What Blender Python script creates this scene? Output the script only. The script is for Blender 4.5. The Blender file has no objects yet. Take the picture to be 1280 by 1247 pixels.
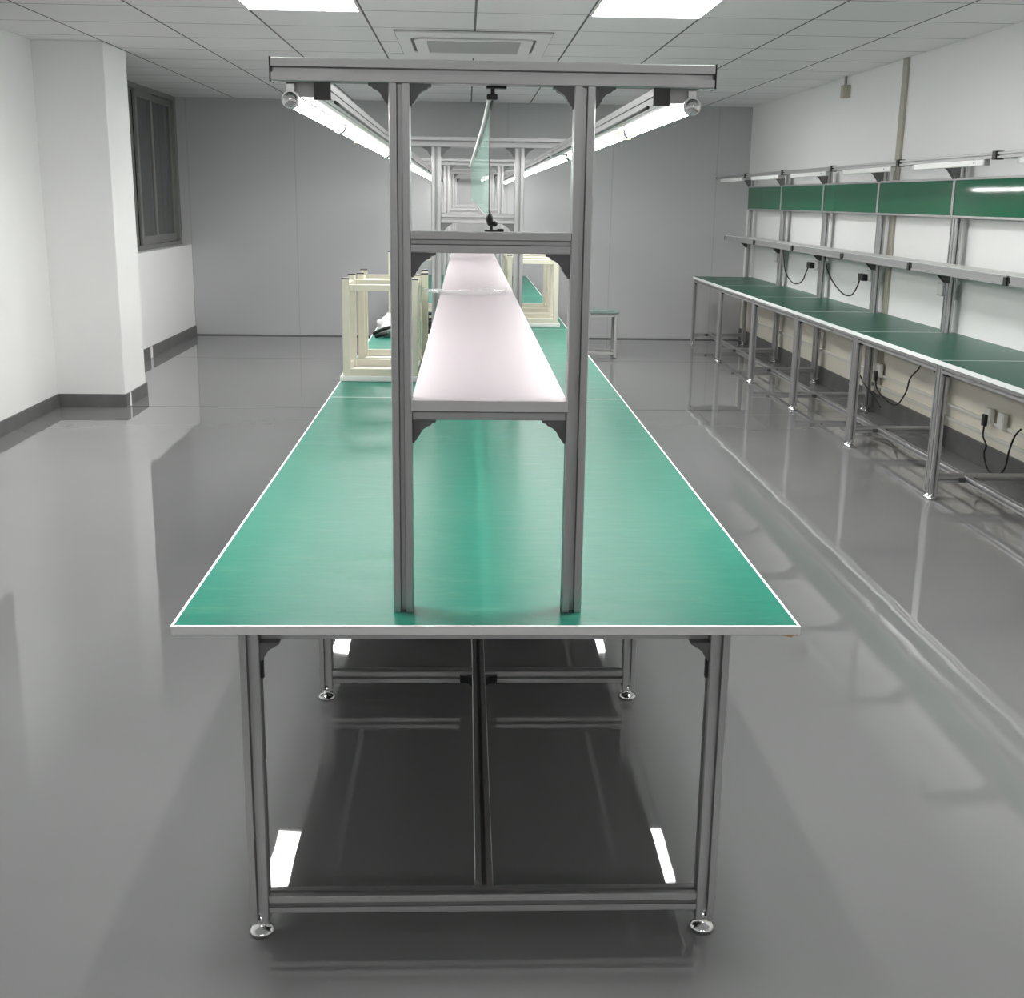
import bpy, bmesh, math, random
from mathutils import Vector, Matrix, noise
random.seed(7)
scene = bpy.context.scene
COL = scene.collection

# ------------------------------------------------------------------ materials
def new_mat(name):
    m = bpy.data.materials.new(name); m.use_nodes = True
    nt = m.node_tree
    return m, nt, nt.nodes['Principled BSDF']

def pbr(name, col, rough=0.5, metal=0.0, spec=0.5, var=0.0, scale=8.0, bump=0.0, bscale=40.0,
        stretch=(1, 1, 1), rvar=0.0, coat=0.0):
    m, nt, b = new_mat(name)
    b.inputs['Base Color'].default_value = (*col, 1)
    b.inputs['Roughness'].default_value = rough
    b.inputs['Metallic'].default_value = metal
    b.inputs['Specular IOR Level'].default_value = spec
    b.inputs['Coat Weight'].default_value = coat
    if var or bump or rvar:
        tc = nt.nodes.new('ShaderNodeTexCoord')
        mp = nt.nodes.new('ShaderNodeMapping'); mp.inputs['Scale'].default_value = stretch
        nt.links.new(tc.outputs['Object'], mp.inputs['Vector'])
        nz = nt.nodes.new('ShaderNodeTexNoise'); nz.inputs['Scale'].default_value = scale
        nz.inputs['Detail'].default_value = 5
        nt.links.new(mp.outputs['Vector'], nz.inputs['Vector'])
        if var:
            mx = nt.nodes.new('ShaderNodeMix'); mx.data_type = 'RGBA'
            mx.inputs['A'].default_value = (*[c * (1 - var) for c in col], 1)
            mx.inputs['B'].default_value = (*[min(1, c * (1 + var)) for c in col], 1)
            nt.links.new(nz.outputs['Fac'], mx.inputs['Factor'])
            nt.links.new(mx.outputs['Result'], b.inputs['Base Color'])
        if rvar:
            mr = nt.nodes.new('ShaderNodeMapRange')
            mr.inputs['To Min'].default_value = max(0, rough - rvar)
            mr.inputs['To Max'].default_value = rough + rvar
            nt.links.new(nz.outputs['Fac'], mr.inputs['Value'])
            nt.links.new(mr.outputs['Result'], b.inputs['Roughness'])
        if bump:
            n2 = nt.nodes.new('ShaderNodeTexNoise'); n2.inputs['Scale'].default_value = bscale
            nt.links.new(mp.outputs['Vector'], n2.inputs['Vector'])
            bp = nt.nodes.new('ShaderNodeBump'); bp.inputs['Strength'].default_value = bump
            bp.inputs['Distance'].default_value = 0.01
            nt.links.new(n2.outputs['Fac'], bp.inputs['Height'])
            nt.links.new(bp.outputs['Normal'], b.inputs['Normal'])
    return m

def emis(name, col, strength):
    m, nt, b = new_mat(name)
    b.inputs['Base Color'].default_value = (0.8, 0.8, 0.8, 1)
    b.inputs['Emission Color'].default_value = (*col, 1)
    b.inputs['Emission Strength'].default_value = strength
    return m

def math_node(nt, op, a, b=None, c=None):
    n = nt.nodes.new('ShaderNodeMath'); n.operation = op
    for i, v in enumerate((a, b, c)):
        if v is None: continue
        if isinstance(v, (int, float)): n.inputs[i].default_value = v
        else: nt.links.new(v, n.inputs[i])
    return n.outputs[0]

def line_mask(nt, coord, offset, pitch, half):
    # 1 on thin lines repeated every `pitch`
    f = math_node(nt, 'SUBTRACT', coord, offset - pitch / 2)
    f = math_node(nt, 'DIVIDE', f, pitch)
    f = math_node(nt, 'FRACT', f)
    f = math_node(nt, 'SUBTRACT', f, 0.5)
    f = math_node(nt, 'ABSOLUTE', f)
    return math_node(nt, 'LESS_THAN', f, half / pitch)

def floor_mat():
    m, nt, b = new_mat('grey_epoxy')
    tc = nt.nodes.new('ShaderNodeTexCoord'); P = tc.outputs['Object']
    nz = nt.nodes.new('ShaderNodeTexNoise'); nz.inputs['Scale'].default_value = 1.3; nz.inputs['Detail'].default_value = 6
    nt.links.new(P, nz.inputs['Vector'])
    cr = nt.nodes.new('ShaderNodeMix'); cr.data_type = 'RGBA'
    cr.inputs['A'].default_value = (0.205, 0.207, 0.208, 1); cr.inputs['B'].default_value = (0.23, 0.232, 0.233, 1)
    nt.links.new(nz.outputs['Fac'], cr.inputs['Factor'])
    sp = nt.nodes.new('ShaderNodeSeparateXYZ'); nt.links.new(P, sp.inputs[0])
    ln = line_mask(nt, sp.outputs['Y'], 7.08, 2.98, 0.014)
    far = math_node(nt, 'GREATER_THAN', sp.outputs['Y'], 6.0)
    ln = math_node(nt, 'MULTIPLY', ln, far)
    mx = nt.nodes.new('ShaderNodeMix'); mx.data_type = 'RGBA'
    nt.links.new(ln, mx.inputs['Factor']); nt.links.new(cr.outputs['Result'], mx.inputs['A'])
    mx.inputs['B'].default_value = (0.06, 0.06, 0.06, 1)
    nt.links.new(mx.outputs['Result'], b.inputs['Base Color'])
    b.inputs['Roughness'].default_value = 0.02
    b.inputs['IOR'].default_value = 1.6
    nt.links.new(math_node(nt, 'MULTIPLY_ADD', ln, -0.45, 0.5), b.inputs['Specular IOR Level'])
    n2 = nt.nodes.new('ShaderNodeTexNoise'); n2.inputs['Scale'].default_value = 3.4; n2.inputs['Detail'].default_value = 1.0
    nt.links.new(P, n2.inputs['Vector'])
    bp = nt.nodes.new('ShaderNodeBump'); bp.inputs['Strength'].default_value = 0.07; bp.inputs['Distance'].default_value = 0.01
    nt.links.new(n2.outputs['Fac'], bp.inputs['Height']); nt.links.new(bp.outputs['Normal'], b.inputs['Normal'])
    return m

def ceiling_mat():
    m, nt, b = new_mat('ceiling_tiles')
    tc = nt.nodes.new('ShaderNodeTexCoord'); P = tc.outputs['Object']
    sp = nt.nodes.new('ShaderNodeSeparateXYZ'); nt.links.new(P, sp.inputs[0])
    X, Y = sp.outputs['X'], sp.outputs['Y']
    lx = line_mask(nt, X, 0.0, 0.682, 0.007)
    ly = line_mask(nt, Y, 5.27, 0.72, 0.007)
    # every tile its own slight tone
    ix = math_node(nt, 'FLOOR', math_node(nt, 'DIVIDE', X, 0.682))
    iy = math_node(nt, 'FLOOR', math_node(nt, 'DIVIDE', math_node(nt, 'SUBTRACT', Y, 5.27), 0.72))
    cb = nt.nodes.new('ShaderNodeCombineXYZ'); nt.links.new(ix, cb.inputs[0]); nt.links.new(iy, cb.inputs[1])
    wn = nt.nodes.new('ShaderNodeTexWhiteNoise'); wn.noise_dimensions = '2D'; nt.links.new(cb.outputs[0], wn.inputs['Vector'])
    cr = nt.nodes.new('ShaderNodeMix'); cr.data_type = 'RGBA'
    cr.inputs['A'].default_value = (0.82, 0.80, 0.815, 1); cr.inputs['B'].default_value = (0.87, 0.85, 0.865, 1)
    nt.links.new(wn.outputs['Value'], cr.inputs['Factor'])
    m1 = nt.nodes.new('ShaderNodeMix'); m1.data_type = 'RGBA'; m1.inputs['B'].default_value = (0.25, 0.25, 0.25, 1)
    nt.links.new(ly, m1.inputs['Factor']); nt.links.new(cr.outputs['Result'], m1.inputs['A'])
    m2 = nt.nodes.new('ShaderNodeMix'); m2.data_type = 'RGBA'; m2.inputs['B'].default_value = (0.07, 0.07, 0.07, 1)
    nt.links.new(lx, m2.inputs['Factor']); nt.links.new(m1.outputs['Result'], m2.inputs['A'])
    nt.links.new(m2.outputs['Result'], b.inputs['Base Color'])
    b.inputs['Roughness'].default_value = 0.55
    return m

def backwall_mat():
    m, nt, b = new_mat('grey_wall_panels')
    tc = nt.nodes.new('ShaderNodeTexCoord'); P = tc.outputs['Object']
    sp = nt.nodes.new('ShaderNodeSeparateXYZ'); nt.links.new(P, sp.inputs[0])
    lx = line_mask(nt, sp.outputs['X'], -2.05, 1.24, 0.006)
    m2 = nt.nodes.new('ShaderNodeMix'); m2.data_type = 'RGBA'
    m2.inputs['A'].default_value = (0.50, 0.505, 0.515, 1); m2.inputs['B'].default_value = (0.42, 0.425, 0.43, 1)
    nt.links.new(lx, m2.inputs['Factor']); nt.links.new(m2.outputs['Result'], b.inputs['Base Color'])
    b.inputs['Roughness'].default_value = 0.42
    return m

def split_wall_mat():
    m, nt, b = new_mat('white_over_cream')
    tc = nt.nodes.new('ShaderNodeTexCoord')
    sp = nt.nodes.new('ShaderNodeSeparateXYZ'); nt.links.new(tc.outputs['Object'], sp.inputs[0])
    lo = math_node(nt, 'LESS_THAN', sp.outputs['Z'], 0.78)  # wall colour turns cream below about bench height
    mx = nt.nodes.new('ShaderNodeMix'); mx.data_type = 'RGBA'
    mx.inputs['A'].default_value = (0.86, 0.855, 0.855, 1); mx.inputs['B'].default_value = (0.80, 0.765, 0.67, 1)
    nt.links.new(lo, mx.inputs['Factor']); nt.links.new(mx.outputs['Result'], b.inputs['Base Color'])
    b.inputs['Roughness'].default_value = 0.6
    return m

def teal_mat():
    m, nt, b = new_mat('teal_mat')
    tc = nt.nodes.new('ShaderNodeTexCoord'); P = tc.outputs['Object']
    mp = nt.nodes.new('ShaderNodeMapping'); mp.inputs['Scale'].default_value = (2.2, 14, 1); nt.links.new(P, mp.inputs['Vector'])
    nz = nt.nodes.new('ShaderNodeTexNoise'); nz.inputs['Scale'].default_value = 3; nz.inputs['Detail'].default_value = 8
    nz.inputs['Roughness'].default_value = 0.7
    nt.links.new(mp.outputs['Vector'], nz.inputs['Vector'])
    cr = nt.nodes.new('ShaderNodeMix'); cr.data_type = 'RGBA'
    cr.inputs['A'].default_value = (0.012, 0.150, 0.105, 1); cr.inputs['B'].default_value = (0.02, 0.19, 0.137, 1)
    nt.links.new(nz.outputs['Fac'], cr.inputs['Factor']); nt.links.new(cr.outputs['Result'], b.inputs['Base Color'])
    n3 = nt.nodes.new('ShaderNodeTexNoise'); n3.inputs['Scale'].default_value = 4.2; n3.inputs['Detail'].default_value = 9; n3.inputs['Roughness'].default_value = 0.82
    m3 = nt.nodes.new('ShaderNodeMapping'); m3.inputs['Scale'].default_value = (1.0, 3.5, 1); nt.links.new(P, m3.inputs['Vector']); nt.links.new(m3.outputs['Vector'], n3.inputs['Vector'])
    ms = nt.nodes.new('ShaderNodeMapRange'); ms.inputs['From Min'].default_value = 0.49; ms.inputs['From Max'].default_value = 0.66; ms.inputs['To Max'].default_value = 0.55
    nt.links.new(n3.outputs['Fac'], ms.inputs['Value'])
    wr = nt.nodes.new('ShaderNodeMix'); wr.data_type = 'RGBA'; wr.inputs['B'].default_value = (0.085, 0.25, 0.175, 1)   # scuffed, paler wear
    nt.links.new(ms.outputs['Result'], wr.inputs['Factor']); nt.links.new(cr.outputs['Result'], wr.inputs['A'])
    nt.links.new(wr.outputs['Result'], b.inputs['Base Color'])
    b.inputs['Specular IOR Level'].default_value = 0.075
    mr = nt.nodes.new('ShaderNodeMapRange'); mr.inputs['From Min'].default_value = 0.3; mr.inputs['From Max'].default_value = 0.7; mr.inputs['To Min'].default_value = 0.27; mr.inputs['To Max'].default_value = 0.44
    nt.links.new(n3.outputs['Fac'], mr.inputs['Value']); nt.links.new(mr.outputs['Result'], b.inputs['Roughness'])
    bp = nt.nodes.new('ShaderNodeBump'); bp.inputs['Strength'].default_value = 0.12; bp.inputs['Distance'].default_value = 0.004
    nt.links.new(nz.outputs['Fac'], bp.inputs['Height']); nt.links.new(bp.outputs['Normal'], b.inputs['Normal'])
    return m

def clear_sheet(name, tint, milk, milkcol, rough=0.05, gloss=0.05):
    m = bpy.data.materials.new(name); m.use_nodes = True; nt = m.node_tree
    nt.nodes.clear()
    out = nt.nodes.new('ShaderNodeOutputMaterial')
    tr = nt.nodes.new('ShaderNodeBsdfTransparent'); tr.inputs[0].default_value = (*tint, 1)
    df = nt.nodes.new('ShaderNodeBsdfDiffuse'); df.inputs[0].default_value = (*milkcol, 1)
    gl = nt.nodes.new('ShaderNodeBsdfGlossy'); gl.inputs['Roughness'].default_value = rough
    a = nt.nodes.new('ShaderNodeMixShader'); a.inputs[0].default_value = milk
    nt.links.new(tr.outputs[0], a.inputs[1]); nt.links.new(df.outputs[0], a.inputs[2])
    b = nt.nodes.new('ShaderNodeMixShader')
    b.inputs[0].default_value = gloss; nt.links.new(a.outputs[0], b.inputs[1]); nt.links.new(gl.outputs[0], b.inputs[2])
    nt.links.new(b.outputs[0], out.inputs[0])
    return m

def glass_mat():
    m, nt, b = new_mat('window_glass')
    b.inputs['Base Color'].default_value = (0.75, 0.78, 0.8, 1)
    b.inputs['Transmission Weight'].default_value = 1.0
    b.inputs['Roughness'].default_value = 0.02
    b.inputs['IOR'].default_value = 1.45
    return m

M = dict(
    floor=floor_mat(), ceiling=ceiling_mat(), backwall=backwall_mat(), teal=teal_mat(), glass=glass_mat(),
    wall=pbr('white_paint', (0.85, 0.85, 0.845), 0.6, var=0.02, scale=3),
    wall_cream=split_wall_mat(),
    skirting=pbr('grey_skirting', (0.13, 0.13, 0.13), 0.45, var=0.35, scale=6),
    caulk=pbr('white_caulk', (0.85, 0.85, 0.85), 0.5),
    alu=pbr('anodised_aluminium', (0.50, 0.50, 0.505), 0.36, metal=0.75, rvar=0.06, scale=30, stretch=(1, 1, 0.1)),
    chrome=pbr('chrome', (0.82, 0.82, 0.83), 0.12, metal=1.0),
    darkcap=pbr('dark_grey_plastic', (0.07, 0.07, 0.07), 0.5),
    black=pbr('black_plastic', (0.012, 0.012, 0.013), 0.45),
    gusset=pbr('grey_cast_bracket', (0.16, 0.16, 0.165), 0.5, metal=0.4),
    board=pbr('grey_laminate_edge', (0.88, 0.88, 0.875), 0.45),
    underside=pbr('dark_underside_shade', (0.035, 0.033, 0.032), 0.55),  # near-black colour stands in for the shade below the tabletop
    rim=pbr('white_edge_trim', (0.86, 0.9, 0.88), 0.4),
    shelf=pbr('pale_pink_white_laminate', (0.315, 0.278, 0.30), 0.42, var=0.015, scale=2),
    shelf_edge=pbr('shelf_edge_grey', (0.72, 0.72, 0.72), 0.5),
    green=pbr('dark_green_mat', (0.012, 0.105, 0.066), 0.33, var=0.12, scale=4, spec=0.25),
    pegboard=pbr('green_board', (0.006, 0.135, 0.062), 0.05, var=0.05, scale=3, spec=0.2),
    white=pbr('white_enamel', (0.82, 0.82, 0.81), 0.35),
    whiteplastic=pbr('white_plastic', (0.75, 0.75, 0.73), 0.45),
    socket=pbr('grey_white_socket', (0.55, 0.55, 0.54), 0.45),
    conduit=pbr('cream_conduit', (0.72, 0.71, 0.66), 0.45),
    duct=pbr('beige_duct', (0.42, 0.40, 0.34), 0.5),
    tube=emis('lit_tube', (1.0, 0.985, 0.95), 31.0),
    led=emis('lit_panel', (1.0, 0.995, 0.98), 23.0),
    yellow=pbr('yellow_sticker', (0.85, 0.68, 0.18), 0.5),
    cream=pbr('cream_painted_steel', (0.60, 0.575, 0.475), 0.42, var=0.06, scale=6),
    seatwhite=pbr('white_stool_seat', (0.74, 0.74, 0.72), 0.45),
    seatgreen=pbr('pale_green_stool_seat', (0.20, 0.27, 0.25), 0.4),
    steel=pbr('pale_grey_painted_steel', (0.42, 0.42, 0.41), 0.4),
    windowframe=pbr('window_aluminium', (0.25, 0.25, 0.235), 0.4, metal=0.5),
    night=pbr('window_reveal', (0.3, 0.3, 0.3), 0.7),
    grille=pbr('grille_grey', (0.62, 0.62, 0.62), 0.5),
    slotgrey=pbr('slot_dark_grey', (0.12, 0.12, 0.12), 0.6),
    batten=pbr('batten_enamel', (0.75, 0.75, 0.74), 0.5),
    acwhite=pbr('aircon_white', (0.84, 0.83, 0.83), 0.45),
    bag=pbr('white_bag_plastic', (0.82, 0.82, 0.82), 0.35, bump=0.3, bscale=20),
    chip=pbr('bare_chipboard', (0.42, 0.28, 0.16), 0.8),
    cord_white=pbr('white_cord', (0.8, 0.8, 0.79), 0.45),
    sheet=clear_sheet('green_tinted_clear_sheet', (0.78, 0.93, 0.87), 0.29, (0.30, 0.44, 0.39)),
    film=clear_sheet('clear_film', (0.97, 0.97, 0.97), 0.2, (0.75, 0.75, 0.76), 0.2, 0.06),
)

# ------------------------------------------------------------------ mesh builder
class MB:
    def __init__(s): s.bm = bmesh.new()
    def face(s, vs):
        try: return s.bm.faces.new(vs)
        except ValueError: return None
    def box(s, x0, x1, y0, y1, z0, z1, bev=0.0, seg=2):
        b = bmesh.new()
        bmesh.ops.create_cube(b, size=1)
        for v in b.verts:
            v.co = Vector(((x0 + x1) / 2 + v.co.x * (x1 - x0), (y0 + y1) / 2 + v.co.y * (y1 - y0), (z0 + z1) / 2 + v.co.z * (z1 - z0)))
        if bev: bmesh.ops.bevel(b, geom=b.edges[:], offset=bev, segments=seg, profile=0.6, affect='EDGES')
        s.add(b); return s
    def add(s, b):
        mp = {}
        for v in b.verts: mp[v] = s.bm.verts.new(v.co)
        for f in b.faces:
            nf = s.face([mp[v] for v in f.verts])
            if nf: nf.smooth = f.smooth
        b.free()
    def prism(s, pts, axis, a, b):
        # polygon pts (u,v) extruded along axis: x->(y,z)  y->(x,z)  z->(x,y)
        def P(u, v, t):
            return {'x': (t, u, v), 'y': (u, t, v), 'z': (u, v, t)}[axis]
        lo = [s.bm.verts.new(P(u, v, a)) for u, v in pts]
        hi = [s.bm.verts.new(P(u, v, b)) for u, v in pts]
        n = len(pts)
        s.face(lo[::-1]); s.face(hi)
        for i in range(n): s.face([lo[i], lo[(i + 1) % n], hi[(i + 1) % n], hi[i]])
        return s
    def profile(s, axis, a, b, cu, cv, w, h=None, slot=0.27, depth=0.36):
        # T-slot aluminium extrusion centred at (cu, cv)
        h = h or w; U, V = w / 2, h / 2; k = min(w, h); c = k * 0.05
        sl, lip, tw, d1, d2, cw = k * slot / 2, k * depth * .30, k * depth * .72, k * depth * .52, k * depth, k * .10
        one = [(-sl, 0), (-sl, lip), (-tw, lip), (-tw, d1), (-cw, d2), (cw, d2), (tw, d1), (tw, lip), (sl, lip), (sl, 0)]
        q = [(-U + c, -V)] + [(u, -V + v) for u, v in one] + [(U - c, -V), (U, -V + c)]
        q += [(U - v, u) for u, v in one] + [(U, V - c), (U - c, V)]
        q += [(-u, V - v) for u, v in one] + [(-U + c, V), (-U, V - c)]
        q += [(-U + v, -u) for u, v in one] + [(-U, -V + c)]
        return s.prism([(cu + u, cv + v) for u, v in q], axis, a, b)
    def cyl(s, p0, p1, r, n=16, r1=None, cap=True):
        p0, p1 = Vector(p0), Vector(p1); r1 = r if r1 is None else r1
        d = (p1 - p0).normalized()
        t = Vector((0, 0, 1)) if abs(d.z) < 0.9 else Vector((1, 0, 0))
        u = d.cross(t).normalized(); v = d.cross(u)
        A = [s.bm.verts.new(p0 + (u * math.cos(2 * math.pi * i / n) + v * math.sin(2 * math.pi * i / n)) * r) for i in range(n)]
        B = [s.bm.verts.new(p1 + (u * math.cos(2 * math.pi * i / n) + v * math.sin(2 * math.pi * i / n)) * r1) for i in range(n)]
        for i in range(n):
            f = s.face([A[i], A[(i + 1) % n], B[(i + 1) % n], B[i]])
            if f: f.smooth = True
        if cap: s.face(A[::-1]); s.face(B)
        return s
    def lathe(s, cx, cy, prof, n=20):
        rings = []
        for r, z in prof:
            rings.append([s.bm.verts.new((cx + r * math.cos(2 * math.pi * i / n), cy + r * math.sin(2 * math.pi * i / n), z)) for i in range(n)])
        for a, b in zip(rings, rings[1:]):
            for i in range(n):
                f = s.face([a[i], a[(i + 1) % n], b[(i + 1) % n], b[i]])
                if f: f.smooth = True
        s.face(rings[0][::-1]); s.face(rings[-1]); return s
    def sphere(s, c, r, n=14, sc=(1, 1, 1)):
        b = bmesh.new(); bmesh.ops.create_uvsphere(b, u_segments=n, v_segments=n // 2 + 2, radius=1)
        for v in b.verts: v.co = Vector((c[0] + v.co.x * r * sc[0], c[1] + v.co.y * r * sc[1], c[2] + v.co.z * r * sc[2]))
        for f in b.faces: f.smooth = True
        s.add(b); return s
    def tube(s, pts, r, n=8, smooth_sub=6):
        P = [Vector(p) for p in pts]
        Q = []
        for i in range(len(P) - 1):       # Catmull-Rom
            p0 = P[max(i - 1, 0)]; p1 = P[i]; p2 = P[i + 1]; p3 = P[min(i + 2, len(P) - 1)]
            for k in range(smooth_sub):
                t = k / smooth_sub
                Q.append(0.5 * ((2 * p1) + (p2 - p0) * t + (2 * p0 - 5 * p1 + 4 * p2 - p3) * t * t + (3 * p1 - p0 - 3 * p2 + p3) * t ** 3))
        Q.append(P[-1])
        rings = []
        ref = Vector((0.31, 0.42, 0.85))
        for i, q in enumerate(Q):
            d = (Q[min(i + 1, len(Q) - 1)] - Q[max(i - 1, 0)]).normalized()
            u = d.cross(ref).normalized(); v = d.cross(u)
            rings.append([s.bm.verts.new(q + (u * math.cos(2 * math.pi * k / n) + v * math.sin(2 * math.pi * k / n)) * r) for k in range(n)])
        for a, b in zip(rings, rings[1:]):
            for k in range(n):
                f = s.face([a[k], a[(k + 1) % n], b[(k + 1) % n], b[k]])
                if f: f.smooth = True
        s.face(rings[0][::-1]); s.face(rings[-1]); return s
    def gusset(s, axis, t0, t1, cu, cv, su, sv, L):
        q = [(0, 0), (1, 0), (1, .10), (.84, .15), (.80, .23), (.62, .30), (.46, .42), (.36, .56), (.28, .72), (.22, .78), (.18, .88), (.10, .92), (.10, 1), (0, 1)]
        return s.prism([(cu + su * L * a, cv + sv * L * b) for a, b in q], axis, t0, t1)
    def build(s, name, mat, parent=None, loc=None):
        bmesh.ops.recalc_face_normals(s.bm, faces=s.bm.faces)
        me = bpy.data.meshes.new(name); s.bm.to_mesh(me); s.bm.free()
        me.materials.append(M[mat])
        o = bpy.data.objects.new(name, me); COL.objects.link(o)
        if parent is not None: o.parent = parent
        if loc: o.location = loc
        return o

def tag(o, label, cat, group=None):
    o['label'] = label; o['category'] = cat
    if group: o['group'] = group
    return o
def thing(name, loc, label, cat, group=None, rz=0.0):
    o = bpy.data.objects.new(name, None); COL.objects.link(o)
    o.empty_display_size = 0.1
    o.location = loc; o.rotation_euler = (0, 0, rz)
    return tag(o, label, cat, group)
def struct(o): o['kind'] = 'structure'; return o
def copy_tree(o, parent=None):
    c = o.copy(); COL.objects.link(c)
    if parent is not None: c.parent = parent
    for ch in list(o.children): copy_tree(ch, c)
    return c

# ------------------------------------------------------------------ room
XL, XR, YB, YF, H = -3.25, 3.297, 12.15, -9.0, 2.72
struct(MB().box(XL - .3, XR + .3, YF - .2, YB + .2, -.1, 0).build('floor', 'floor'))
struct(MB().box(XL - .3, XR + .3, YF - .2, YB + .2, H, H + .1).build('ceiling', 'ceiling'))
w = MB()
w.box(XL - .25, XL, YF, 2.2, 0, H)
w.box(XL - .25, XL, 2.2, 5.76, 0, 1.085)
w.box(XL - .25, XL, 5.76, 7.64, 0, H)
w.box(XL - .25, XL - .045, 7.64, YB, 0, 1.065)
w.box(XL - .001, -2.728, 7.022, 7.637, 0, H, 0.006)         # square column standing against the wall
struct(w.build('wall_left', 'wall'))
struct(MB().box(XR, XR + .2, YF, YB, 0, H).build('wall_right', 'wall_cream'))
struct(MB().box(XL - .3, XR + .2, YB, YB + .2, 0, H).build('wall_back', 'backwall'))
struct(MB().box(XL - .3, XR + .2, YF - .2, YF, 0, H).build('wall_front', 'wall'))
# skirtings
b = MB()
b.box(XL, XL + .012, YF, 7.01, 0, .105)
b.box(XL, -2.728, 7.010, 7.0215, 0, .105)
b.box(-2.7275, -2.716, 7.010, 7.638, 0, .105)
b.box(XL - .033, -2.716, 7.638, 7.650, 0, .105)
b.box(XL - .045, XL - .033, 7.638, YB, 0, .115)
bl = struct(b.build('baseboard_left', 'skirting'))
MB().box(-2.7165, -2.7135, 7.10, 7.14, 0, .107).box(XL - .0335, XL - .0305, 9.98, 10.06, 0, .117).build('caulk_joint', 'caulk', bl)
struct(MB().box(XR - .012, XR, YF, YB, 0, .15).build('baseboard_right', 'skirting'))
struct(MB().box(-3.28, XR - .02, YB - .006, YB, 0, .012).build('baseboard_back', 'skirting'))
struct(MB().box(XR - .02, XR, 7.03, 7.13, .15, H, .003).build('trim_1', 'duct'))

def window(name, y0, y1, z0, z1, mulls):
    x0, x1 = -3.47, -3.40
    f = struct(MB().box(x0, x1, y0, y1, z0, z0 + .045).box(x0, x1, y0, y1, z1 - .05, z1)
               .box(x0, x1, y0, y0 + .05, z0 + .045, z1 - .05).box(x0, x1, y1 - .10, y1, z0 + .045, z1 - .05).build(name, 'windowframe'))
    edges = [y0 + .05] + mulls + [y1 - .10]
    for i, (a, c) in enumerate(zip(edges, edges[1:])):
        xo = -3.415 if i % 2 else -3.45
        s = MB(); t = .075
        s.box(xo - .014, xo + .014, a, a + t, z0 + .046, z1 - .051, .003).box(xo - .014, xo + .014, c - t, c, z0 + .046, z1 - .051, .003)
        s.box(xo - .014, xo + .014, a + t, c - t, z0 + .046, z0 + .046 + .09, .003).box(xo - .014, xo + .014, a + t, c - t, z1 - .051 - .07, z1 - .051, .003)
        sh = s.build('sash', 'windowframe', f)
        MB().box(xo - .003, xo + .003, a + t - .005, c - t + .005, z0 + .13, z1 - .115).build('pane', 'glass', sh)
    return f
window('window_1', 7.642, YB - .002, 1.066, H - .002, [8.45, 9.35, 10.40, 11.08])
window('window_2', 2.202, 5.758, 1.086, H - .002, [3.1, 4.0, 4.9])

# ------------------------------------------------------------------ ceiling fittings
def led_panel(x0, y0, label):
    t = thing('ceiling_light_panel', (x0 + .341, y0 + .36, H), label, 'ceiling light', 'square light panels set flush in the ceiling')
    a, c = .338, .357
    f = MB()
    f.box(-a, a, -c, -c + .015, -.010, -.001).box(-a, a, c - .015, c, -.010, -.001).box(-a, -a + .015, -c + .015, c - .015, -.010, -.001).box(a - .015, a, -c + .015, c - .015, -.010, -.001)
    f.build('frame', 'white', t)
    MB().box(-a + .015, a - .015, -c + .015, c - .015, -.008, -.001).build('diffuser', 'led', t)
for y, wh in ((4.55, 'just before the air conditioner, above the near workbench'), (8.66, 'farther back, behind the near gantry beam'),
              (0.23, 'over the front end of the near workbench'), (-5.7, 'far behind the camera')):
    led_panel(-1.364, y, 'square lit ceiling panel on the left side, ' + wh)
    led_panel(0.682, y, 'square lit ceiling panel on the right side, ' + wh)

ac = thing('ceiling_air_conditioner', (-.005, 6.8, H), 'white square cassette air conditioner set in the ceiling beyond the gantry beam', 'air conditioner')
def rrect(hx, hy, r, n=6):
    p = []
    for cx, cy, a0 in ((hx - r, hy - r, 0), (-hx + r, hy - r, 90), (-hx + r, -hy + r, 180), (hx - r, -hy + r, 270)):
        for k in range(n + 1):
            a = math.radians(a0 + 90 * k / n); p.append((cx + r * math.cos(a), cy + r * math.sin(a)))
    return p
def ring(mb, outer, inner, z0, z1):
    n = len(outer)
    vs = [[mb.bm.verts.new((x, y, z)) for x, y in pl] for pl, z in ((outer, z0), (inner, z0), (outer, z1), (inner, z1))]
    for i in range(n):
        j = (i + 1) % n
        mb.face([vs[0][i], vs[1][i], vs[1][j], vs[0][j]]); mb.face([vs[2][i], vs[2][j], vs[3][j], vs[3][i]])
        mb.face([vs[0][i], vs[0][j], vs[2][j], vs[2][i]]); mb.face([vs[1][i], vs[3][i], vs[3][j], vs[1][j]])
    return mb
N8 = 6
MB().prism(rrect(.539, .729, .01, N8), 'z', -.0025, -.0006).build('gap_shadow_plate', 'slotgrey', ac)  # solid dark plate, imitates the shadow line round the panel
ring(MB(), rrect(.53, .72, .01, N8), rrect(.44, .49, .12, N8), -.016, -.003).build('panel', 'acwhite', ac)
MB().prism(rrect(.44, .49, .12, N8), 'z', -.006, -.0035).build('air_slot', 'slotgrey', ac)
ring(MB(), rrect(.415, .465, .11, N8), rrect(.33, .36, .01, N8), -.024, -.008).build('louver_ring', 'acwhite', ac)
g = MB()
g.box(-.33, .33, -.36, .36, -.016, -.008)
for k in range(24): g.box(-.328, .328, -.35 + k * .0295, -.35 + k * .0295 + .008, -.022, -.016)
g.build('intake_grille', 'grille', ac)

jb = thing('junction_box', (XR, 8.5, 2.6), 'small cream box hanging on a short pipe at the top of the right wall', 'junction box')
MB().box(-.062, -.001, -.045, .045, -.06, .045, .004).build('housing', 'duct', jb)
MB().cyl((-.035, 0, .045), (-.035, 0, .119), .012).build('conduit', 'steel', jb)

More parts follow.
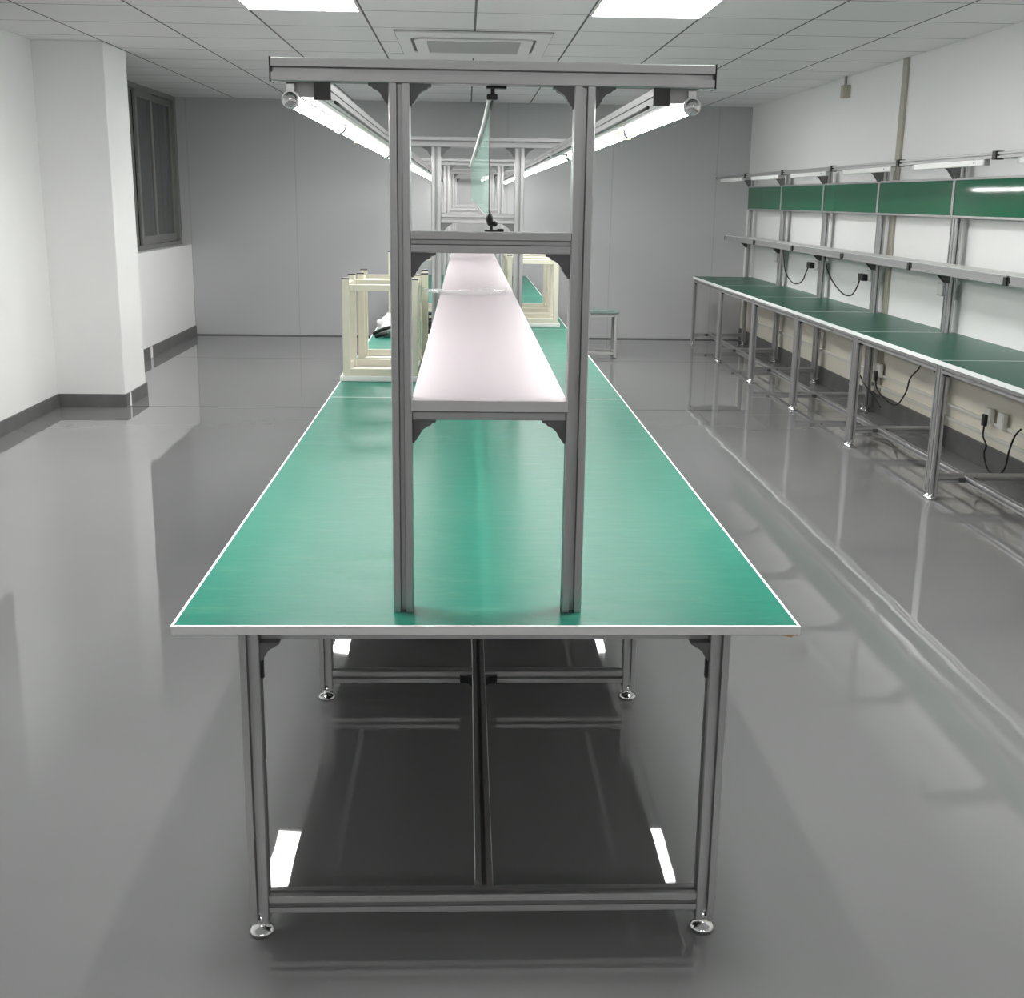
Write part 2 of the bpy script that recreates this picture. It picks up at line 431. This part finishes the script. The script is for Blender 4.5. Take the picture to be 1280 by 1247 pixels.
# ------------------------------------------------------------------ long central workbenches
PW = .043
TL = 3.015
def foot_mb(x, y):
    return MB().lathe(x, y, [(.026, 0), (.029, .004), (.029, .009), (.024, .013), (.022, .016), (.012, .019), (.010, .03), (.010, .05)])
ORD = ['first', 'second', 'third', 'fourth']
WB_LABEL = ['nearest teal-topped workbench, the one the camera looks along from its end',
            'teal-topped workbench second from the camera, carrying stacked cream stools on its left',
            'teal-topped workbench third from the camera, with upturned stools on its right',
            'farthest teal-topped workbench, ending at the grey back wall']
def make_frame(t, y, pl):
    # one gantry: two posts, beam, rails and corner brackets, front face at y
    yc = y + PW / 2
    for px in (-.1865, .1845):
        MB().profile('z', .7505, 1.856, px, yc, PW).build('post', 'alu', t)
    bm_ = MB().profile('x', -.438, .443, yc, 1.8785, PW, .045).build('crossbeam', 'alu', t)
    for a, c in ((-.441, -.438), (.443, .446)):
        MB().box(a, c, y - .001, y + PW + .001, 1.855, 1.902).build('end_cap', 'black', bm_)
    MB().profile('x', -.165, .163, yc, 1.549, PW).build('upper_rail', 'alu', t)
    MB().box(-.165, .163, y + .014, y + .038, 1.178, 1.196, .002).build('shelf_rail', 'alu', t)
    a0, a1 = y + .006, y + .036
    for px, s in ((-.165, 1), (.163, -1)):
        for z in (1.178, 1.5275, 1.856):
            MB().gusset('y', a0 + .008 * (z < 1.2), a1, px, z, s, -1, .050 if z < 1.8 else .042).build('corner_bracket', 'gusset', t)
    for px, s in ((-.208, -1), (.206, 1)):
        MB().gusset('y', a0, a1, px, 1.856, s, -1, .040).build('corner_bracket', 'gusset', t)

def make_table(i):
    t = thing('workbench', (0, i * TL, 0), WB_LABEL[i], 'workbench', 'teal workbenches in a row down the room')
    W_ = .674; L = TL
    top = MB().box(-W_, W_, .001, L - .001, .73, .7475, .0015).build('tabletop', 'board', t)
    MB().box(-W_ + .004, W_ - .004, .006, L - .006, .7275, .7298).build('underside', 'underside', t)  # dark sheet added to deepen the shade under the table and in its reflection
    MB().box(-W_ - .0006, W_ + .0006, .0004, L - .0004, .7455, .75015, .001).build('edge_trim', 'rim', top)
    MB().box(-W_ + .006, W_ - .006, .007 if i == 0 else .004, L - .004, .7485, .7503).build('mat', 'teal', top)
    lys = [.0225, 1.345, 2.96]
    for ly in lys:
        for lx in (-.512, .503):
            lg = MB().profile('z', .035, .73, lx, ly, PW).build('leg', 'alu', t)
            foot_mb(lx, ly).build('foot', 'chrome', lg)
        if ly == lys[0] or ly == lys[2]:
            MB().profile('x', -.490, .481, ly, .0825, PW).build('foot_rail', 'alu', t)
        else:
            MB().profile('x', -.490, -.0255, ly, .0825, PW).build('foot_rail', 'alu', t)
            MB().profile('x', .0175, .481, ly, .0825, PW).build('foot_rail', 'alu', t)
        MB().box(-.490, .481, ly + .008, ly + .020, .71, .73).build('top_rail', 'alu', t)
        for lx, s in ((-.4905, 1), (.4815, -1)):
            cb = MB().gusset('y', ly - .014, ly + .016, lx, .709, s, -1, .042).build('corner_bracket', 'gusset', t)
            MB().box(min(lx, lx + s * .006), max(lx, lx + s * .006), ly - .006, ly + .006, .625, .6672).build('lock_nut', 'black', cb)
    MB().profile('y', .0445, 2.938, -.004, .0825, PW).build('centre_rail', 'alu', t)
    for s in (-1, 1):
        x0 = -.004 + s * .0217
        c = MB().prism([(x0, 1.3230), (x0 + s * .040, 1.3230), (x0 + s * .040, 1.311), (x0 + s * .012, 1.300), (x0, 1.275)], 'z', .070, .094)
        c.build('joint_bracket', 'black', t)
        MB().prism([(x0, .0445), (x0 + s * .02, .0445), (x0, .07)], 'z', .090, .104).build('joint_bracket', 'gusset', t)
    for x in (-.512, .503):
        MB().box(x - .012, x + .012, .05, 2.94, .708, .7295).build('side_rail', 'alu', t)
    make_frame(t, .090, i)
    ys = .076 if i == 0 else .001
    sh = MB().box(-.1655, .1635, ys, L - .001, 1.202, 1.2242, .0012).build('shelf_board', 'shelf', t)
    MB().box(-.166, .164, ys - .0012, ys + .0002, 1.2015, 1.2235).build('edge_band', 'shelf_edge', sh)
    for s in (-1, 1):
        ya = .100 if i == 0 else .005
        r = MB().profile('y', ya, L - .001, s * .3385, 1.8395, .033, None, .08, .2).build('light_rail', 'alu', t)
        MB().box(s * .3385 - .0165, s * .3385 + .0165, ya - .004, ya, 1.822, 1.856).build('end_cap', 'darkcap', r)
        MB().tube([(s * .318, .14, 1.8215), (s * .318, 1.0, 1.8195), (s * .319, 2.0, 1.8210), (s * .318, 2.95, 1.8200)], .0035, 6).build('wire', 'black', r)
    if i == 3: make_frame(t, 2.85, i)
    if i == 0:
        MB().prism([(.628, .73), (.668, .73), (.655, .7235)], 'y', .003, .03).build('broken_edge', 'chip', t)['label'] = 'brown chipped edge under the corner'
    return t
for i in range(4): make_table(i)

# ------------------------------------------------------------------ tube lamps along the benches
def make_lamp():
    t = bpy.data.objects.new('tube_lamp', None); COL.objects.link(t); t.empty_display_size = .1
    # local: outward side is -x, y runs along, origin = rail side top
    Lt = .935
    body = MB().prism([(-.0015, 1.856), (-.046, 1.856), (-.046, 1.846), (-.030, 1.829), (-.0015, 1.829)], 'y', .012, Lt - .012).build('batten', 'batten', t)
    for y0 in (.0, Lt - .02):
        h = MB().cyl((-.050, y0 + .002, 1.823), (-.050, y0 + .018, 1.823), .0175, 20)
        h.sphere((-.050, y0 + .010, 1.823), .0175, 16, (1, .9, 1))
        h.box(-.058, -.040, y0 + .003, y0 + .017, 1.834, 1.8558, .002)
        h.build('holder', 'chrome', t)
    def arc(a0, a1, r, n=12): return [(-.050 + r * math.cos(math.radians(a0 + (a1 - a0) * k / n)), 1.823 + r * math.sin(math.radians(a0 + (a1 - a0) * k / n))) for k in range(n + 1)]
    MB().prism(arc(-200, 20, .0135), 'y', .0175, Lt - .0175).build('tube', 'tube', t)
    MB().prism(arc(24, 156, .0130), 'y', .0175, Lt - .0175).build('tube_back', 'white', t)
    return t
proto = make_lamp()
mirror_mesh = {}
LPOS = ['front', 'middle', 'rear']
first = True
for i in range(4):
    for s in (-1, 1):
        for k in range(3):
            if i == 3 and k == 2 and False: continue
            o = proto if first else copy_tree(proto)
            first = False
            o.location = (s * .355, i * TL + .112 + k * .965, 0)
            if s > 0: o.scale = (-1, 1, 1)
            side = 'left' if s < 0 else 'right'
            tag(o, 'lit white tube lamp on %s rail, %s of three above %s workbench' % (side, LPOS[k], ORD[i]),
                'tube lamp', 'lit tube lamps in two lines over the workbenches')
            lab = {(0, -1, 1): .65, (0, 1, 1): .12, (0, 1, 2): .22}.get((i, s, k))
            if lab:
                MB().box(-.0475, -.0005, lab - .024, lab + .024, 1.8285, 1.8565).box(-.0665, -.0335, lab - .020, lab + .020, 1.8085, 1.8385).build('sticker', 'yellow', o)['label'] = 'yellow paper sticker'

# ------------------------------------------------------------------ hanging clear sheets down the centre line
y0, y1 = .19, 2.92
t = thing('hanging_sheet', (0, y0, 1.6), 'green-tinted clear sheet hanging lengthwise inside the near gantry, a white hem on its top edge', 'hanging sheet')
n = 28; L = y1 - y0
def topz(u): return 0.225 - .034 * (1 - math.exp(-u * 6)) - .022 * u
def botz(u): return -.004 + .044 * u
def xs(u): return -.003 - .031 * u - .002 * math.sin(u * 5)
m = MB(); cols = []
for k in range(n + 1):
    u = k / n; y = .05 + (L - .05) * u
    cols.append([m.bm.verts.new((xs(u), y, botz(u) + (topz(u) - botz(u)) * j / 6)) for j in range(7)])
for a, c in zip(cols, cols[1:]):
    for j in range(6): m.face([a[j], c[j], c[j + 1], a[j + 1]]).smooth = True
m.build('sheet', 'sheet', t)
UU = (0, .04, .1, .2, .3, .4, .5, .6, .7, .8, .9, 1)
MB().tube([(xs(0), .05, botz(0)), (xs(0), .05, .1), (xs(0), .05, topz(0))], .0013, 6, 3).build('edge_piping', 'darkcap', t)
MB().tube([(-.0035, .0, .240)] + [(xs(u) - .004, .05 + (L - .05) * u, topz(u) + .003) for u in UU], .0045, 8, 3).build('top_hem', 'cord_white', t)
MB().tube([(.001, .0, .240)] + [(xs(u) + .002, .05 + (L - .05) * u, topz(u) - .002) for u in UU[:8]], .0030, 6, 3).build('cord', 'black', t)
MB().tube([(0, -.02, -.014)] + [(xs(u), .05 + (L - .05) * u, botz(u) - .001) for u in UU[:9]], .0028, 6, 3).build('bottom_cord', 'darkcap', t)
yy = -.066
cl = MB()
cl.box(-.013, .028, yy - .008, yy + .012, .2515, .2555).box(-.004, .004, yy - .004, yy + .004, .240, .2515).box(-.012, .010, yy - .006, yy + .012, .230, .241, .003)
cl.tube([(-.001, yy, .236), (-.002, -.03, .238), (-.002, .01, .240)], .004, 6, 3)
cl.build('top_clip', 'black', t)
cl = MB()
cl.box(-.014, .014, yy - .008, yy + .012, -.0295, -.0265).box(.012, .026, yy - .006, yy + .01, -.0295, -.0235, .002).box(-.003, .003, yy - .003, yy + .003, -.027, -.012)
cl.sphere((-.004, yy, -.004), .010, 10, (.75, 1, 1.5)).sphere((.007, yy, -.014), .006, 8)
cl.tube([(0, yy, -.01), (0, -.02, -.014)], .004, 6, 2)
cl.build('bottom_clip', 'black', t)

# ------------------------------------------------------------------ wall benches on the right
U = 1.4945
BY0 = 2.68
def make_bench():
    t = bpy.data.objects.new('wall_workbench', None); COL.objects.link(t); t.empty_display_size = .1
    X0, X1 = 2.596, 3.283; A, B = .002, U - .002
    top = MB().box(X0 + .003, X1, A, B, .772, .793).build('bench_top', 'board', t)
    MB().box(X0, X0 + .003, A, B, .7715, .7955).box(X0 + .003, X1, A - .0015, A + .005, .7935, .7955).box(X0 + .003, X1, B - .005, B + .0015, .7935, .7955).build('edge_trim', 'rim', top)
    MB().box(X0 + .003, X1 - .001, A + .006, B - .006, .793, .795).build('mat', 'green', top)
    for y in (A + .0225, B - .0225):
        lg = MB().profile('z', .035, .7725, X0 + .028, y, PW).build('leg', 'alu', t)
        foot_mb(X0 + .028, y).build('foot', 'chrome', lg)
        ps = MB().profile('z', .035, 1.925, 3.2235, y, PW).build('post', 'alu', t)
        foot_mb(3.2235, y).build('foot', 'chrome', ps)
        MB().profile('x', X0 + .0505, 3.201, y, .120, .038).build('cross_rail', 'alu', t)
        MB().profile('x', X0 + .0505, 3.201, y, .750, .038).build('top_rail', 'alu', t)
        MB().profile('x', 2.837, 3.201, y, 1.903, .033).build('lamp_arm', 'alu', t)
        MB().prism([(3.2015, 1.886), (3.10, 1.886), (3.135, 1.866), (3.185, 1.80), (3.2015, 1.80)], 'y', y - .014, y + .014).build('arm_bracket', 'gusset', t)
        MB().box(2.970, 3.201, y - .010, y + .010, 1.215, 1.242).build('shelf_arm', 'alu', t)
        MB().prism([(3.2015, 1.214), (3.09, 1.214), (3.13, 1.19), (3.185, 1.13), (3.2015, 1.13)], 'y', y - .012, y + .012).build('shelf_bracket', 'darkcap', t)
    MB().profile('y', A + .0445, B - .0445, X0 + .028, .750, .042).build('front_apron', 'alu', t)
    for yy, s in ((A + .0445, 1), (B - .0445, -1)):
        MB().box(X0 + .016, X0 + .040, min(yy, yy + s * .045), max(yy, yy + s * .045), .715, .7285).build('corner_bracket', 'black', t)
    MB().profile('y', A + .0415, B - .0415, 2.815, .120, .038).build('foot_rail', 'alu', t)
    for yy, s in ((A + .0415, 1), (B - .0415, -1)):
        for sx in (-1, 1):
            x = 2.815 + sx * .0195
            MB().box(min(x, x + sx * .03), max(x, x + sx * .03), min(yy, yy + s * .02), max(yy, yy + s * .02), .108, .132).build('joint_bracket', 'darkcap', t)
    sh = MB().box(2.955, 3.199, A, B, 1.2425, 1.2585).build('shelf_board', 'seatwhite', t)
    r = MB().prism([(2.935, 1.265), (2.935, 1.257), (2.940, 1.255), (2.940, 1.224), (2.935, 1.222), (2.935, 1.212), (2.968, 1.212), (2.968, 1.2415), (2.954, 1.2415), (2.954, 1.265)], 'y', A + .02, B - .02)
    r = r.build('shelf_front_rail', 'alu', t)
    MB().box(2.9335, 2.955, A, B, 1.2652, 1.2672).build('edge_trim', 'rim', sh)
    MB().box(2.930, 2.968, A, A + .045, 1.210, 1.256, .003).build('end_cap', 'black', r)
    MB().box(2.936, 2.966, B - .020, B, 1.212, 1.256, .002).build('end_cap', 'black', r)
    bar = MB().profile('y', A + .02, B, 2.8185, 1.9025, .034).build('lamp_bar', 'alu', t)
    MB().box(2.794, 2.842, A, A + .048, 1.880, 1.926, .003).cyl((2.800, A + .04, 1.908), (2.806, A - .0005, 1.910), .006, 8).build('end_cap', 'black', bar)
    p = MB().box(3.186, 3.197, A + .016, B - .016, 1.572, 1.798).build('back_panel', 'pegboard', t)
    f = MB()
    f.box(3.180, 3.2005, A + .001, B - .001, 1.556, 1.5715, .002).box(3.180, 3.2005, A + .001, B - .001, 1.7985, 1.814, .002)
    f.box(3.180, 3.2005, A + .001, A + .0155, 1.5715, 1.7985, .002).box(3.180, 3.2005, B - .0155, B - .001, 1.5715, 1.7985, .002)
    f.build('panel_frame', 'alu', p)
    return t
BL = ['nearest wall workbench on the right, cut off by the picture edge', 'second wall workbench from the camera, black cord drooping under it',
      'third wall workbench from the camera, below the vertical beige wall duct', 'fourth wall workbench from the camera, with the lower sagging black cord above its top',
      'fifth wall workbench from the camera, with the short looped black cord above its top', 'farthest wall workbench, standing against the grey back wall']
bproto = make_bench()
benches = []
for i in range(6):
    o = bproto if i == 0 else copy_tree(bproto)
    o.location = (0, BY0 + i * U, 0)
    tag(o, 'green-topped ' + BL[i], 'workbench', 'green workbenches along the right wall'); benches.append(o)
MB().box(2.802, 2.836, U - .002, U + .004, 1.884, 1.921).build('end_cap', 'black', benches[5])

def make_unlit():
    t = bpy.data.objects.new('batten_lamp', None); COL.objects.link(t); t.empty_display_size = .1
    MB().box(2.798, 2.834, .165, 1.21, 1.853, 1.8855, .004).build('batten', 'white', t)
    MB().box(2.799, 2.833, 1.2105, 1.24, 1.854, 1.8845, .003).box(2.799, 2.833, .15, .1645, 1.854, 1.8845, .003).build('end_cap', 'socket', t)
    MB().cyl((2.7985, .285, 1.871), (2.7965, .285, 1.871), .006, 10).build('switch', 'black', t)
    return t
up = make_unlit()
for i in range(6):
    o = up if i == 0 else copy_tree(up)
    o.location = (0, BY0 + i * U, 0)
    tag(o, 'unlit white batten lamp under the lamp bar of the %s wall workbench from the camera' % ['nearest', 'second', 'third', 'fourth', 'fifth', 'farthest'][i],
        'batten lamp', 'unlit lamps over the wall benches')

# sockets on the posts
def make_socket():
    t = bpy.data.objects.new('socket_box', None); COL.objects.link(t); t.empty_display_size = .1
    MB().box(3.196, 3.236, .0, .105, 1.035, 1.125, .004).build('housing', 'socket', t)
    MB().box(3.193, 3.1965, .012, .093, 1.045, 1.115, .002).build('face_plate', 'whiteplastic', t)
    return t
sp = make_socket()
for n, (k, lb) in enumerate(((2, 'grey socket box on the bench post nearest the picture edge, without any plug'),
                             (3, 'grey socket box on a bench post, with the lower sagging black cord plugged in'),
                             (4, 'grey socket box on a bench post, with the short looped black cord plugged in'),
                             (5, 'grey socket box on the farthest bench post carrying one, no plug in it'))):
    o = sp if n == 0 else copy_tree(sp)
    o.location = (0, BY0 + k * U + .0475, 0)
    tag(o, lb, 'socket', 'socket boxes on the bench posts')
def cord(name, pts, label, plug=None, r=.006, mat='black'):
    t = thing(name, (0, 0, 0), label, 'power cord')
    MB().tube(pts, r, 8, 8).build('cable', mat, t)
    if plug: MB().box(*plug, .006).build('plug', mat, t)
    return t
y5 = BY0 + 5 * U - .10; 
cord('power_cord', [(3.193, 9.93, 1.20), (3.192, 9.90, 1.08), (3.188, 9.80, .965), (3.185, 9.58, .89), (3.182, 9.35, .872), (3.178, 9.12, .915), (3.17, 8.99, 1.0), (3.17, 8.92, 1.06)],
     'short black power cord looping above the fifth wall workbench', (3.150, 3.1925, 8.79, 8.92, 1.05, 1.105))
cord('power_cord', [(3.193, 8.50, 1.20), (3.192, 8.42, 1.10), (3.188, 8.28, 1.01), (3.185, 8.04, .93), (3.182, 7.80, .885), (3.178, 7.60, .90), (3.17, 7.46, .97), (3.17, 7.40, 1.04)],
     'black power cord sagging in a deep loop above the fourth wall workbench', (3.150, 3.1925, 7.27, 7.40, 1.035, 1.09))

# wall sockets and conduits under the benches
for z, lb, y1 in ((.305, 'upper cream conduit running low on the right wall behind the benches', 11.2), (.215, 'lower cream conduit running low on the right wall behind the benches', 7.6)):
    t = thing('conduit', (XR, 6, z), lb, 'conduit')
    MB().box(-.022, -.0005, -3.0, y1 - 6, -.011, .011, .004).build('channel', 'conduit', t)
def wall_socket(y, label):
    t = thing('wall_socket', (XR, y, .35), label, 'socket', 'sockets low on the right wall')
    MB().box(-.05, -.0225, -.045, .045, -.055, .05, .006).build('housing', 'conduit', t)
    MB().box(-.054, -.050, -.036, .036, -.045, .04, .002).build('face_plate', 'whiteplastic', t)
wall_socket(4.93, 'cream wall socket under the second bench, left of its pair, black plug hanging from it')
wall_socket(4.74, 'cream wall socket under the second bench, right of its pair, nothing plugged in')
wall_socket(7.00, 'cream wall socket under the third bench, beside the leg pair, with a black plug')
cord('power_cord', [(3.235, 4.93, .29), (3.235, 4.93, .22), (3.235, 4.87, .17), (3.24, 4.90, .11), (3.23, 4.80, .03), (3.225, 4.66, .02), (3.23, 4.57, .09), (3.235, 4.55, .20), (3.235, 4.50, .30), (3.23, 4.42, .36)],
     'black power cord drooping to the skirting from the wall socket under the second bench', (3.222, 3.2425, 4.905, 4.955, .285, .36))
cord('power_cord', [(3.235, 7.00, .27), (3.235, 6.93, .20), (3.235, 6.68, .15), (3.235, 6.48, .16), (3.235, 6.32, .28), (3.22, 6.22, .40), (3.20, 6.02, .50), (3.17, 5.85, .62)],
     'black power cord rising in a slack curve to the underside of the third bench', (3.222, 3.2425, 6.975, 7.025, .265, .345))
cord('power_cord', [(3.21, 7.40, .34), (3.21, 7.30, .26), (3.20, 7.10, .20), (3.19, 6.85, .15), (3.17, 6.65, .11)],
     'short black cord slanting down beside the bench post near the lower wall socket', None)
cord('white_cord', [(3.165, 7.36, .72), (3.16, 7.42, .62), (3.165, 7.38, .52), (3.16, 7.42, .40), (3.165, 7.38, .28), (3.16, 7.40, .17)],
     'white flex hanging down beside a bench post under the fourth bench', None, .009, 'cord_white')

# ------------------------------------------------------------------ stools
def make_stool(w, d, h, seat_m, leg_m, lw=.036):
    t = bpy.data.objects.new('stool', None); COL.objects.link(t); t.empty_display_size = .1
    MB().box(-w / 2, w / 2, -d / 2, d / 2, h - .026, h, .004).build('seat', seat_m, t)
    f = MB(); iw, idp = w / 2 - .016, d / 2 - .012
    z1 = h - .0265; z0 = z1 - .035
    f.box(-iw, iw, -idp, -idp + .02, z0, z1, .002).box(-iw, iw, idp - .02, idp, z0, z1, .002).box(-iw, -iw + .02, -idp, idp, z0, z1, .002).box(iw - .02, iw, -idp, idp, z0, z1, .002)
    f.build('seat_frame', leg_m, t)
    for sx in (-1, 1):
        for sy in (-1, 1):
            x = sx * (iw - lw / 2 + .001); y = sy * (idp - lw / 2 + .001)
            lg = MB().box(x - lw / 2, x + lw / 2, y - lw / 2, y + lw / 2, .006, z1, .005).build('leg', leg_m, t)
            MB().box(x - lw / 2 - .001, x + lw / 2 + .001, y - lw / 2 - .001, y + lw / 2 + .001, 0, .008, .002).build('foot_cap', 'darkcap', lg)
    s = MB(); z0, z1 = .032, .064; i2, d2 = iw - lw, idp - lw
    s.box(-i2, i2, -idp + .004, -idp + .028, z0, z1, .003).box(-i2, i2, idp - .028, idp - .004, z0, z1, .003)
    s.box(-iw + .004, -iw + .028, -d2, d2, z0, z1, .003).box(iw - .028, iw - .004, -d2, d2, z0, z1, .003)
    s.build('stretcher', leg_m, t)
    return t
SH = .505
st = make_stool(.40, .40, SH, 'seatwhite', 'cream')
spots = [(-.472, 3.69, 0.0, 'nearest upturned cream stool on the left side of the second workbench'),
         (-.440, 4.12, 0.03, 'upturned cream stool right behind the nearest one on the left'),
         (-.440, 6.74, 0.0, 'farther upturned cream stool on the left, standing behind the white bag'),
         (-.440, 7.17, 0.02, 'farthest upturned cream stool on the left side, behind another stool'),
         (.424, 6.385, 0.0, 'front upturned cream stool on the right side, its white seat edge facing the camera'),
         (.43, 6.83, 0.0, 'middle one of three upturned cream stools on the right side'),
         (.43, 7.27, 0.02, 'last of three upturned cream stools on the right side')]
for n, (x, y, rz, lb) in enumerate(spots):
    o = st if n == 0 else copy_tree(st)
    o.location = (x, y, .7506 + SH); o.rotation_euler = (math.pi, 0, rz)
    tag(o, lb, 'stool', 'cream stools standing upside down on the workbenches')
fs = make_stool(.42, .30, .50, 'seatgreen', 'steel', .03)
fs.location = (1.365, 10.45, 0)
tag(fs, 'grey stool with green seat standing on the floor beyond the long benches', 'stool')

# ------------------------------------------------------------------ loose things
def blob(mb, c, sx, sy, sz, seed, amp=.25, n=3, flat=True):
    b = bmesh.new(); bmesh.ops.create_icosphere(b, subdivisions=n + 1, radius=1)
    for v in b.verts:
        k = 1 + amp * noise.noise(v.co * 2.1 + Vector((seed, seed * .7, 1.3))) + amp * .5 * noise.noise(v.co * 5 + Vector((seed, 3, 1)))
        z = v.co.z * k
        if flat: z = max(z, -.35)
        v.co = Vector((c[0] + v.co.x * k * sx, c[1] + v.co.y * k * sy, c[2] + (z + .35) * sz))
    for f in b.faces: f.smooth = True
    mb.add(b); return mb
bag = thing('plastic_bag', (-.505, 5.62, .7506), 'crumpled white bag with black bands lying on the left of the second workbench', 'bag')
blob(MB(), (0, 0, 0), .135, .21, .105, 2.0, .28).build('body', 'bag', bag)
s = MB()
s.tube([(-.15, -.16, .02), (-.08, -.20, .055), (0, -.21, .075), (.10, -.20, .07)], .011, 8, 5)
s.tube([(-.13, -.20, .008), (-.10, -.225, .02), (-.05, -.23, .03)], .013, 8, 5)
s.build('strap', 'black', bag)
g2 = thing('black_cable_bundle', (-.250, 5.50, .7506), 'black cable bundle on white packing paper, beside the shelf posts', 'cable bundle')
m = MB()
for k in range(5):
    r = .060 + .007 * (k % 3); z = .018 + .021 * k
    m.tube([(r * math.cos(a * math.pi / 6 + k), r * 1.3 * math.sin(a * math.pi / 6 + k), z + .008 * math.sin(a * 1.7)) for a in range(13)], .011, 6, 3)
m.tube([(-.05, 0, .10), (-.055, -.02, .15), (-.02, -.02, .155), (.03, .0, .19), (.045, .01, .12)], .014, 6, 4)
m.build('coil', 'black', g2)
blob(MB(), (-.01, -.05, 0), .075, .075, .022, 5.0, .25).build('packing_paper', 'bag', g2)

film = thing('plastic_film', (-.05, 3.02, 1.2245), 'clear crumpled plastic film lying across the pale shelf, drooping over its left edge', 'plastic film')
m = MB(); nx, ny = 40, 10; G = []
for a in range(nx + 1):
    row = []
    for c in range(ny + 1):
        u = a / nx; v = c / ny
        x = -.195 + .375 * u; wd = .5 * (1 - abs(2 * u - 1) ** 3) + .04
        y = (v - .5) * wd * .5
        z = .006 + .018 * abs(noise.noise(Vector((u * 7, v * 3, 2)))) + .010 * math.exp(-((u - .78) / .1) ** 2) + .004 * math.sin(v * 6)
        if c in (0, ny): z = .002
        if x < -.118: z += .004
        row.append(m.bm.verts.new((x, y, z)))
    G.append(row)
for a in range(nx):
    for c in range(ny):
        f = m.face([G[a][c], G[a + 1][c], G[a + 1][c + 1], G[a][c + 1]]); f.smooth = True
m.build('film', 'film', film)

# ------------------------------------------------------------------ light from outside (night) and camera
wd = bpy.data.worlds.new('night'); scene.world = wd; wd.use_nodes = True
wd.node_tree.nodes['Background'].inputs[0].default_value = (0.02, 0.024, 0.03, 1)
wd.node_tree.nodes['Background'].inputs[1].default_value = 0.15

cam = bpy.data.cameras.new('camera'); co = bpy.data.objects.new('camera', cam); COL.objects.link(co)
R_ = [[0.9992114727208612, -0.03712743451055445, 0.014070763649211776],
      [0.004602323040908138, -0.2436935085694953, -0.9698413749184536],
      [0.0394366758948395, 0.9691413867376388, -0.24333047714294148]]
rt, dn, fw = (Vector(r) for r in R_)
mw = Matrix((rt, -dn, -fw)).transposed().to_4x4()
mw.translation = Vector((-0.0523, -2.4102, 1.6363))
co.matrix_world = mw
cam.sensor_fit = 'HORIZONTAL'; cam.sensor_width = 36
cam.lens = 1493.12 / 1280 * 36
cam.clip_start = .05; cam.clip_end = 100
scene.camera = co
scene.view_settings.view_transform = 'Standard'
scene.view_settings.look = 'None'
scene.view_settings.exposure = 0.55
scene.view_settings.gamma = 1.0
scene.view_settings.use_curve_mapping = False
scene.cycles.max_bounces = 10
scene.cycles.diffuse_bounces = 5
scene.cycles.glossy_bounces = 5
scene.cycles.transparent_max_bounces = 16
scene.cycles.sample_clamp_indirect = 8
scene.cycles.caustics_reflective = False
scene.cycles.caustics_refractive = False
scene.cycles.use_denoising = True
